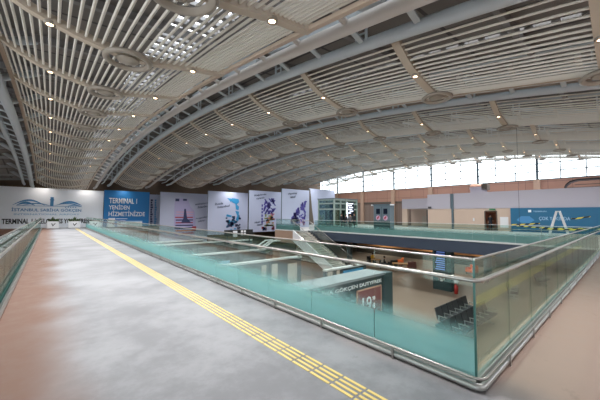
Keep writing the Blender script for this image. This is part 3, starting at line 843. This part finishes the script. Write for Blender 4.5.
MB().box(.1, .15, 12.0, 12.15, 1.0, 1.35).build('wall_switch', M['white'], t)
MB().box(-.1, .0, 16.9, 17.3, 2.5, 2.75).build('wall_camera', M['dark'], t0)
MB().box(.12, .15, 9.9, 10.5, 2.25, 2.4).build('exit_sign', mat('exit_green', (60, 140, 90), .5), t)
t = thing('teal_billboard', 'long teal blue billboard with white lettering ÇOK YAKINDA below the lilac fascia', 'billboard', (BX+.02, 8.5, 0))
MB().box(0, .12, -16.5, 0, 0.001, 2.45).build('board', M['teal'], t)
text_obj('lettering', 'ÇOK YAKINDA', M['palelogo'], t, '-x', 2.3, .42, (-.012, -2.35, 1.14))
text_obj('lettering', 'TERMINAL', M['palelogo'], t, '-x', 1.1, .14, (-.012, -1.9, 2.02)); MB().box(-.012, 0, -1.75, -1.5, 2.0, 2.25).build('emblem', M['whitetext'], t)
MB().prism([(-1.6, .9), (-.9, .9), (-.5, 1.2), (-.9, 1.6), (-1.6, 1.6), (-2, 1.2)], 'x', -.012, 0).build('emblem', M['logo'], t)

def tape(label, pts):
    mb_ = MB(); vs = []
    for (x, y, z) in pts: vs += [(x-.003, y, z-.06), (x+.003, y, z-.06), (x+.003, y, z+.06), (x-.003, y, z+.06)]
    fs = [(i*4+k, i*4+(k+1) % 4, i*4+4+(k+1) % 4, i*4+4+k) for i in range(len(pts)-1) for k in range(4)]+[(3, 2, 1, 0), tuple(len(vs)-4+k for k in range(4))]
    mb_.add(vs, fs)
    return tag(mb_.build('caution_tape', M['caution']), label, 'caution tape', 'caution tapes across the gallery')
def sag(p, q, s, n=10): return [tuple(Vector(p).lerp(Vector(q), i/n)-Vector((0, 0, s*4*(i/n)*(1-i/n)))) for i in range(n+1)]
tape('black and yellow caution tape crossing the left end of the teal billboard', sag((37.0, 8.45, .70), (37.0, 6.1, .9), .03))
tape('black and yellow caution tape sagging low behind the ladder', sag((36.4, 8.3, .66), (36.4, 1.2, .62), .18))
tape('short black and yellow caution tape slanting up right of the word on the billboard', sag((37.0, 3.8, 1.38), (37.0, 2.5, 1.62), .03))
tape('black and yellow caution tape low on the right end of the gallery', sag((30.5, 4.9, .62), (30.2, 1.2, .75), .1))
for lab, p in (('thin steel barrier post at the right end of the low caution tape', (36.4, 1.15)), ('thin steel barrier post at the left end of the low caution tape', (36.4, 8.35)), ('thin steel barrier post left of the clear railing end', (30.5, 4.95)),):
    t = thing('barrier_post', lab, 'barrier post', (p[0], p[1], 0)); MB().tube([(0, 0, 0), (0, 0, .75)], .025, 8).build('pole', M['steel2'], t); MB().lathe([(.17, 0), (.17, .02), (.03, .05), (0, .05)], (0, 0, 0), 14).build('foot', M['dark'], t)

# ladder
t = thing('step_ladder', 'white A-frame step ladder standing in front of the teal billboard', 'ladder', (32.3, 4.1, 0))
def lad(y0, yt, nm, rungs):
    for dx in (-.28, .28):
        m_ = MB(); m_.bar((dx, y0, 0), (dx*.6, yt, 2.02), .11, .06); m_.build('leg', M['ladder'], t)
    for i in range(1, rungs):
        s_ = i/rungs; x = .28*(1-.4*s_)
        MB().bar((-x, y0+(yt-y0)*s_, 2.02*s_), (x, y0+(yt-y0)*s_, 2.02*s_), .14, .035).build(nm, M['ladder'], t)
lad(.62, .1, 'step', 7); lad(-.62, -.1, 'cross_bar', 4)
MB().box(-.2, .2, -.16, .16, 2.0, 2.06).build('top_platform', M['ladder'], t)

t = thing('ventilation_unit', 'grey ventilation unit with copper cap on top of the partition booth', 'ventilation unit', (38.4, 11.3, 4.301))
MB().box(0, 1.0, 0, 1.5, 0, .5).build('base', M['lilac'], t); MB().box(-.05, 1.05, .3, 1.55, .5, .75).build('body', M['lilac'], t)
MB().tube([(.5, .3, .78), (.5, 1.55, .78)], .36, 16).build('cap', M['copper'], t)
MB().box(.0, 1, -.3, .3, .35, 1.05).build('vent_grille', M['recess'], t)
t = thing('arched_canopy', 'black arched canopy frame on top of the booth at the right edge', 'canopy', (38.0, 0, 4.301))
pr = []
for i in range(13):
    a = math.pi*i/12; pr.append((1.1+3.2*math.cos(math.pi-a)*1, .15+.75*min(1, math.sin(a)*1.6)))
mb_ = MB()
for i in range(12):
    (a, za), (b_, zb) = pr[i], pr[i+1]
    mb_.prism([(a, za), (b_, zb), (b_, zb-.13), (a, za-.13)], 'x', 0, 1.2)
mb_.build('roof', M['black'], t)
MB().box(.5, .6, -2, 4.2, .0, .14).box(.5, .56, -1, 3.6, .35, .42).box(.5, .56, -.2, -.1, 0, .8).box(.5, .56, 1.5, 1.6, 0, .85).build('frame', M['recess'], t)

t = thing('hanging_cable', 'thin vertical cable hanging from the third ceiling band in front of the partition', 'cable', (14.1, 2.95, 1.2))
MB().tube([(0, 0, 0), (0, 0, base(14.1, 2.95)-1.2)], .006, 5).build('wire', M['dark'], t)
MB().lathe([(0, 0), (.02, .0), (.02, .06), (0, .06)], (0, 0, 0), 8).build('end_weight', M['dark'], t)

# ------------------------------------------------------------------ lower hall
t = thing('duty_free_kiosk', 'dark duty free kiosk with pale roof and a maroon price poster on the lower floor', 'kiosk', (5.2, 7.6, -4))
MB().box(0, 6.4, 0, .9, 0, 2.9).build('walls', M['tealdark'], t)
MB().box(-.1, 6.55, -.1, .95, 2.9, 3.0).build('roof', mat('kiosk_roof', (140, 150, 154), .5), t)
text_obj('lettering', 'SABİHA GÖKÇEN DUTYFREE', M['whitetext'], t, '-y', 4.4, .22, (1.9, -.012, 2.55))
MB().box(4.55, 6.2, -.05, -.002, 1.35, 2.42).build('poster', M['red'], t)
MB().box(4.5, 4.55, -.06, -.002, 1.3, 2.47).box(6.2, 6.25, -.06, -.002, 1.3, 2.47).box(4.5, 6.25, -.06, -.002, 2.42, 2.47).build('poster_frame', M['copper'], t)
text_obj('price', '19', M['whitetext'], t, '-y', .62, .62, (4.85, -.062, 1.5), bold=0); text_obj('price', '90', M['whitetext'], t, '-y', .2, .17, (5.55, -.062, 1.9)); text_obj('price', '€', M['whitetext'], t, '-y', .2, .22, (5.55, -.062, 1.55))
for i in range(14):
    MB().box(.2+i*.3, .2+i*.3+.03, -.03, -.002, .2, 2.4).build('shelf_upright', M['cabinet'], t)
for z in (.5, .9, 1.3, 1.7, 2.1): MB().box(.2, 4.3, -.1, -.002, z, z+.04).build('shelf', M['cabinet'], t)
MB().box(6.42, 7.1, -.1, .3, 0, 2.95).build('side_pillar', M['tealdark'], t)

def store(label, x0, x1, y, top, panels):
    t = thing('shop_wall', label, 'shop wall', (x0, y, -4), 0)
    MB().box(0, x1-x0, 0, .15, 0, top+4-.1).build('wall_panel', M['tealdark'], t)
    MB().box(0, x1-x0, -.08, .2, top+4-.1, top+4).build('top_rail', M['trimwhite'], t)
    for (a, b_, z0, z1, m_) in panels: MB().box(a, b_, -.05, -.002, z0, z1).build('display_panel', M[m_], t)
store('dark shop wall with pale top rail behind the duty free kiosk, cream columns on it', 3.6, 12.2, 13.9, -1.0, [(6.3, 6.7, 0, 2.7, 'cream'), (5.6, 5.9, 0, 2.7, 'cream'), (7.5, 8.2, 0, 2.6, 'cream'), (3.2, 4.6, .3, 2.3, 'shelf'), (.4, 1.6, .3, 2.3, 'shelf')])
store('dark shop wall with pale top rail, second behind the duty free kiosk, light blue panel on it', 3.6, 12.6, 18.5, -1.0, [(5.2, 6.0, .6, 2.4, 'palelogo'), (3.6, 4.0, .9, 1.5, 'artgreen'), (7, 8.4, .3, 2.4, 'shelf'), (1, 2.6, .3, 2.4, 'shelf')])
store('dark green shop wall, third behind the duty free kiosk, below the direction sign', 3.6, 14.0, 22.8, -.65, [(1, 3.5, .3, 2.9, 'shelf'), (5, 7, .5, 2.9, 'shelf'), (9, 11, .4, 2.9, 'shelf')])
store('dark shop wall farthest back on the lower floor, left below the banners', 3.6, 12.0, 29.0, -1.0, [(1, 3, .3, 2.5, 'shelf'), (4.5, 6, .5, 2.5, 'cream')])
struct('floor_shop', B(3.3, 12.6, 8.8, 30, -3.999, -3.985), M['tealdark'])
k = 0
for x in (4.6, 7.2, 9.8):
    for y, nm in ((10.2, 'just behind the duty free kiosk'), (15.2, 'between the first and second shop walls'), (20.0, 'between the second and third shop walls')):
        t = thing('display_shelf', 'low dark shop display shelf, %s of three %s' % ({4.6: 'left', 7.2: 'middle', 9.8: 'right'}[x], nm), 'shelf', (x, y, -3.985), 0, 'shop display shelves')
        MB().box(0, 1.8, 0, .1, 0, 1.7).box(0, 1.8, -.5, .6, 0, .15).build('shelf_back', M['dark'], t)
        for z in (.5, .9, 1.3): MB().box(0, 1.8, -.45, 0, z, z+.03).build('shelf', M['cabinet'], t)
        for j, z in enumerate((.15, .53, .93, 1.33)):
            for q in range(5):
                MB().box(.05+q*.35, .33+q*.35, -.4, -.1, z, z+.22+.06*((q+j) % 3)).build('product_stack', M[['cream', 'artred', 'palelogo', 'artgreen', 'shelf', 'artor'][(q*2+j+k) % 6]], t)
        k += 1
store('dark low shop wall with cream columns and aqua panel, right of the duty free kiosk back', 12.4, 16.4, 12.0, -1.65, [(.2, .6, 0, 2.2, 'cream'), (1.0, 1.25, 0, 2.2, 'cream'), (1.6, 3.6, 1.2, 2.1, 'cyan')])
t = thing('direction_sign', 'black overhead direction sign with two white pictogram plates below the blue collage banner', 'sign', (11.0, 22.2, -4))
MB().box(0, 2.7, -.06, .06, 3.78, 4.28).build('sign_board', M['black'], t)
for x in (.25, 2.4): MB().box(x-.04, x+.04, -.04, .04, 0, 3.78).build('post', M['dark'], t)
MB().box(.75, 1.15, -.08, -.061, 3.7, 4.2).build('pictogram_plate', M['white'], t)
mb_ = MB()
for dx in (0, .28):
    for dz in (0, .24): mb_.box(1.5+dx, 1.7+dx, -.08, -.061, 3.8+dz, 3.98+dz)
mb_.build('pictogram_plate', M['white'], t)

t = thing('information_column', 'dark column with a blue flight information screen under the gallery edge', 'information column', (22.5, 8.9, -4))
MB().box(0, .6, 0, 1.35, 0, 3.17).build('column', M['tealdark'], t)
MB().box(-.04, 0, .35, 1.2, 1.45, 3.0).build('screen', M['screen'], t)
mb_ = MB()
for i in range(9): mb_.box(-.05, -.041, .42, 1.13-.05*(i % 3), 1.52+i*.16, 1.6+i*.16)
mb_.build('text_rows', M['screenglow'], t)
t = thing('fire_extinguisher', 'red fire extinguisher stand with white sign beside the information column', 'fire extinguisher', (22.3, 8.5, -4))
MB().lathe([(0, 0), (.13, 0), (.13, .55), (.06, .62), (.03, .7), (0, .7)], (0, 0, 0), 14).build('cylinder', M['redpaint'], t)
MB().tube([(0, 0, .68), (.1, 0, .72), (.16, 0, .5)], .015, 6).build('hose', M['black'], t); MB().tube([(-.02, 0, .95), (.02, 0, .95)], .18, 16).build('round_sign', M['white'], t)
MB().box(.02, .04, -.015, .015, 0, 1.0).build('post', M['steel2'], t)
for lab, x, y in (('grey support column under the gallery, right of the information column', 30, 8.7), ('grey support column under the gallery behind the cafe, beside the staircase foot', 27.5, 22.5)):
    t = thing('support_column', lab, 'column', (x, y, -4)); MB().lathe([(.33, 0), (.33, 3.17)], (0, 0, 0), 20).build('shaft', M['cabinet'], t); MB().lathe([(.4, 0), (.4, .2), (.33, .2)], (0, 0, 0), 20).build('plinth', M['dark'], t)

def cafe_table(label, x, y, rz=0, w=1.3):
    t = thing('cafe_table', label, 'table', (x, y, -4), rz)
    MB().box(-w/2, w/2, -.4, .4, .71, .76).build('tabletop', M['wood'], t)
    for a in (-1, 1):
        for b_ in (-1, 1): MB().bar((a*(w/2-.06), b_*.32, 0), (a*(w/2-.12), b_*.28, .71), .06, .06).build('leg', M['wood'], t)
def armchair(label, x, y, m_, rz=0):
    t = thing('armchair', label, 'armchair', (x, y, -4), rz)
    MB().box(-.36, .36, -.36, .36, .18, .42).build('seat', M[m_], t, bevel=.04)
    MB().box(-.4, .4, .26, .42, .2, .88).build('backrest', M[m_], t, bevel=.05)
    for s_ in (-1, 1):
        MB().box(s_*.38-.06, s_*.38+.06, -.34, .36, .2, .62).build('armrest', M[m_], t, bevel=.03)
    for a in (-.32, .32):
        for b_ in (-.3, .3): MB().box(a-.02, a+.02, b_-.02, b_+.02, 0, .18).build('leg', M['dark'], t)
cafe_table('light wooden cafe table in the open under the gallery edge', 27.0, 15.6, R(-60), 1.5)
cafe_table('wooden cafe table beside the person in yellow', 27.3, 18.7, R(-60), 1.0)
armchair('orange armchair near the wooden table, left of the information column', 29.6, 17.2, 'orange', R(200))
armchair('orange armchair far right of the information column', 30.8, 10.3, 'orange', R(250))
armchair('dark armchair just left of the light wooden table', 27.9, 17.0, 'seat', R(150))
armchair('brown armchair just behind the light wooden table', 28.6, 15.2, 'red', R(120))
armchair('dark armchair under the person in yellow', 28.0, 19.75, 'seat', R(-30))
armchair('dark armchair under the seated person in black', 26.6, 17.25, 'seat', R(30))
t = thing('cafe_counter', 'long dark cafe counter with red stripe far under the gallery', 'counter', (36, 10, -4))
MB().box(0, 1, 0, 18, 0, 1.1).build('counter_body', M['recess'], t); MB().box(-.05, 1.05, 0, 18, 1.1, 1.18).build('worktop', M['wood'], t)
MB().box(2, 2.2, 0, 18, 2.0, 2.9).build('menu_board', M['black'], t)
for q in range(7): MB().box(1.95, 1.999, .6+q*2.5, 2.2+q*2.5, 2.2, 2.7).build('menu_panel', M[['orange', 'cream', 'redpaint'][q % 3]], t)

def bench(label, x, y, seats, rz):
    t = thing('bench_seating', label, 'bench', (x, y, -4), rz, 'black bench seats on the lower floor')
    MB().box(0, seats*.62, -.04, .04, .30, .36).build('beam', M['steel2'], t)
    for i in range(seats):
        a = i*.62+.03; b_ = a+.56
        MB().prism([(-.25, .40), (.25, .37), (.25, .43), (-.25, .46)], 'x', a, b_).build('seat', M['seat'], t)
        MB().prism([(.22, .42), (.29, .42), (.42, .95), (.36, .96)], 'x', a, b_).build('backrest', M['seat'], t)
    for i in range(seats+1): MB().box(i*.62-.02, i*.62+.02, -.22, .22, .60, .64).box(i*.62-.02, i*.62+.02, .16, .2, .36, .62).build('armrest', M['steel2'], t)
    for a in (.5, seats*.62-.5): MB().box(a-.03, a+.03, -.25, .3, 0, .05).box(a-.03, a+.03, -.03, .03, .05, .3).build('leg', M['steel2'], t)
bench('row of black bench seats below the near railing corner, front row', 12.6, 5.3, 9, R(-2))
bench('black bench seats below the near railing corner, row behind the longest', 14.8, 6.3, 6, R(-2))
bench('short black bench farther right seen through the clear railing', 23.6, 5.4, 3, R(10))
bench('short black bench farthest right seen through the clear railing', 29.6, 5.0, 3, R(-5))

# ------------------------------------------------------------------ light
for i, (x, lab) in enumerate(((-.6, 'left above the skyline logo'), (3.2, 'right above the skyline logo'), (6.9, 'above the blue hoarding'))):
    t = thing('wall_spotlight', 'small warm wall spotlight '+lab, 'spotlight', (x, 40.55, 4.75), 0, 'wall spotlights')
    MB().tube([(0, -.08, .08), (0, .04, 0)], .06, 12).build('lamp_body', M['dark'], t)
    MB().tube([(0, .04, 0), (0, .045, -.004)], .05, 12).build('lamp_lens', M['lampglow'], t)
    MB().tube([(0, 0, .03), (0, 0, base(x, 38)+1.3-4.75)], .015, 6).build('stem', M['dark'], t)
    ld = bpy.data.lights.new('spot_lamp', 'SPOT'); ld.energy = 60; ld.spot_size = R(140); ld.spot_blend = 1; ld.shadow_soft_size = .05; ld.color = (1, .88, .78)
    lo = bpy.data.objects.new('spot_lamp', ld); lo.location = (x, 40.62, 4.7); lo.rotation_euler = (R(25), 0, 0); COL.objects.link(lo)
for x in (23, 29, 35):  # lamps added below the gallery slab to brighten the lower hall
    for y in (4, 10, 16, 23):
        ld = bpy.data.lights.new('spot_lamp', 'SPOT'); ld.energy = 260; ld.spot_size = R(160); ld.spot_blend = 1; ld.shadow_soft_size = .1; ld.color = (1, .93, .86)
        lo = bpy.data.objects.new('spot_lamp', ld); lo.location = (x, y, -.95); COL.objects.link(lo)
        t = thing('added_downlight', 'added round downlight under the gallery slab, brightening the lower floor', 'downlight', (x, y, -.84), 0, 'added downlights under the gallery')
        MB().lathe([(0, 0), (.12, 0), (.14, -.03), (.10, -.03), (.10, -.01), (0, -.01)], (0, 0, 0), 14).build('lamp_rim', M['disc'], t)
        MB().lathe([(0, 0), (.09, 0)], (0, 0, -.015), 14).build('lamp_lens', M['lampglow'], t)
for p_ in spot_at:
    ld = bpy.data.lights.new('spot_lamp', 'SPOT'); ld.energy = 430; ld.spot_size = R(150); ld.spot_blend = 1; ld.shadow_soft_size = .06; ld.color = (1, .985, .97)
    lo = bpy.data.objects.new('spot_lamp', ld); lo.location = p_; COL.objects.link(lo)
w = bpy.data.worlds.new('sky'); S.world = w; w.use_nodes = True
bg = w.node_tree.nodes['Background']; bg.inputs[0].default_value = (.90, .95, 1.0, 1); bg.inputs[1].default_value = 4

cam = bpy.data.cameras.new('camera'); co = bpy.data.objects.new('camera', cam); COL.objects.link(co); S.camera = co
yaw, pitch, roll = R(40.94447256), R(2.92417034), R(.36973482)
f = Vector((math.sin(yaw)*math.cos(pitch), math.cos(yaw)*math.cos(pitch), math.sin(pitch)))
r = Vector((math.cos(yaw), -math.sin(yaw), 0)); u = r.cross(f)
r2 = r*math.cos(roll)+u*math.sin(roll); u2 = -r*math.sin(roll)+u*math.cos(roll)
mt = Matrix((r2, u2, -f)).transposed().to_4x4(); mt.translation = (0, 0, 1.6)
co.matrix_world = mt
cam.sensor_width = 36; cam.lens = 288.3256*36/600; cam.clip_start = .05; cam.clip_end = 300
S.cycles.transparent_max_bounces = 48
S.view_settings.view_transform = 'Standard'; S.view_settings.look = 'None'; S.view_settings.gamma = 1; S.view_settings.exposure = .36
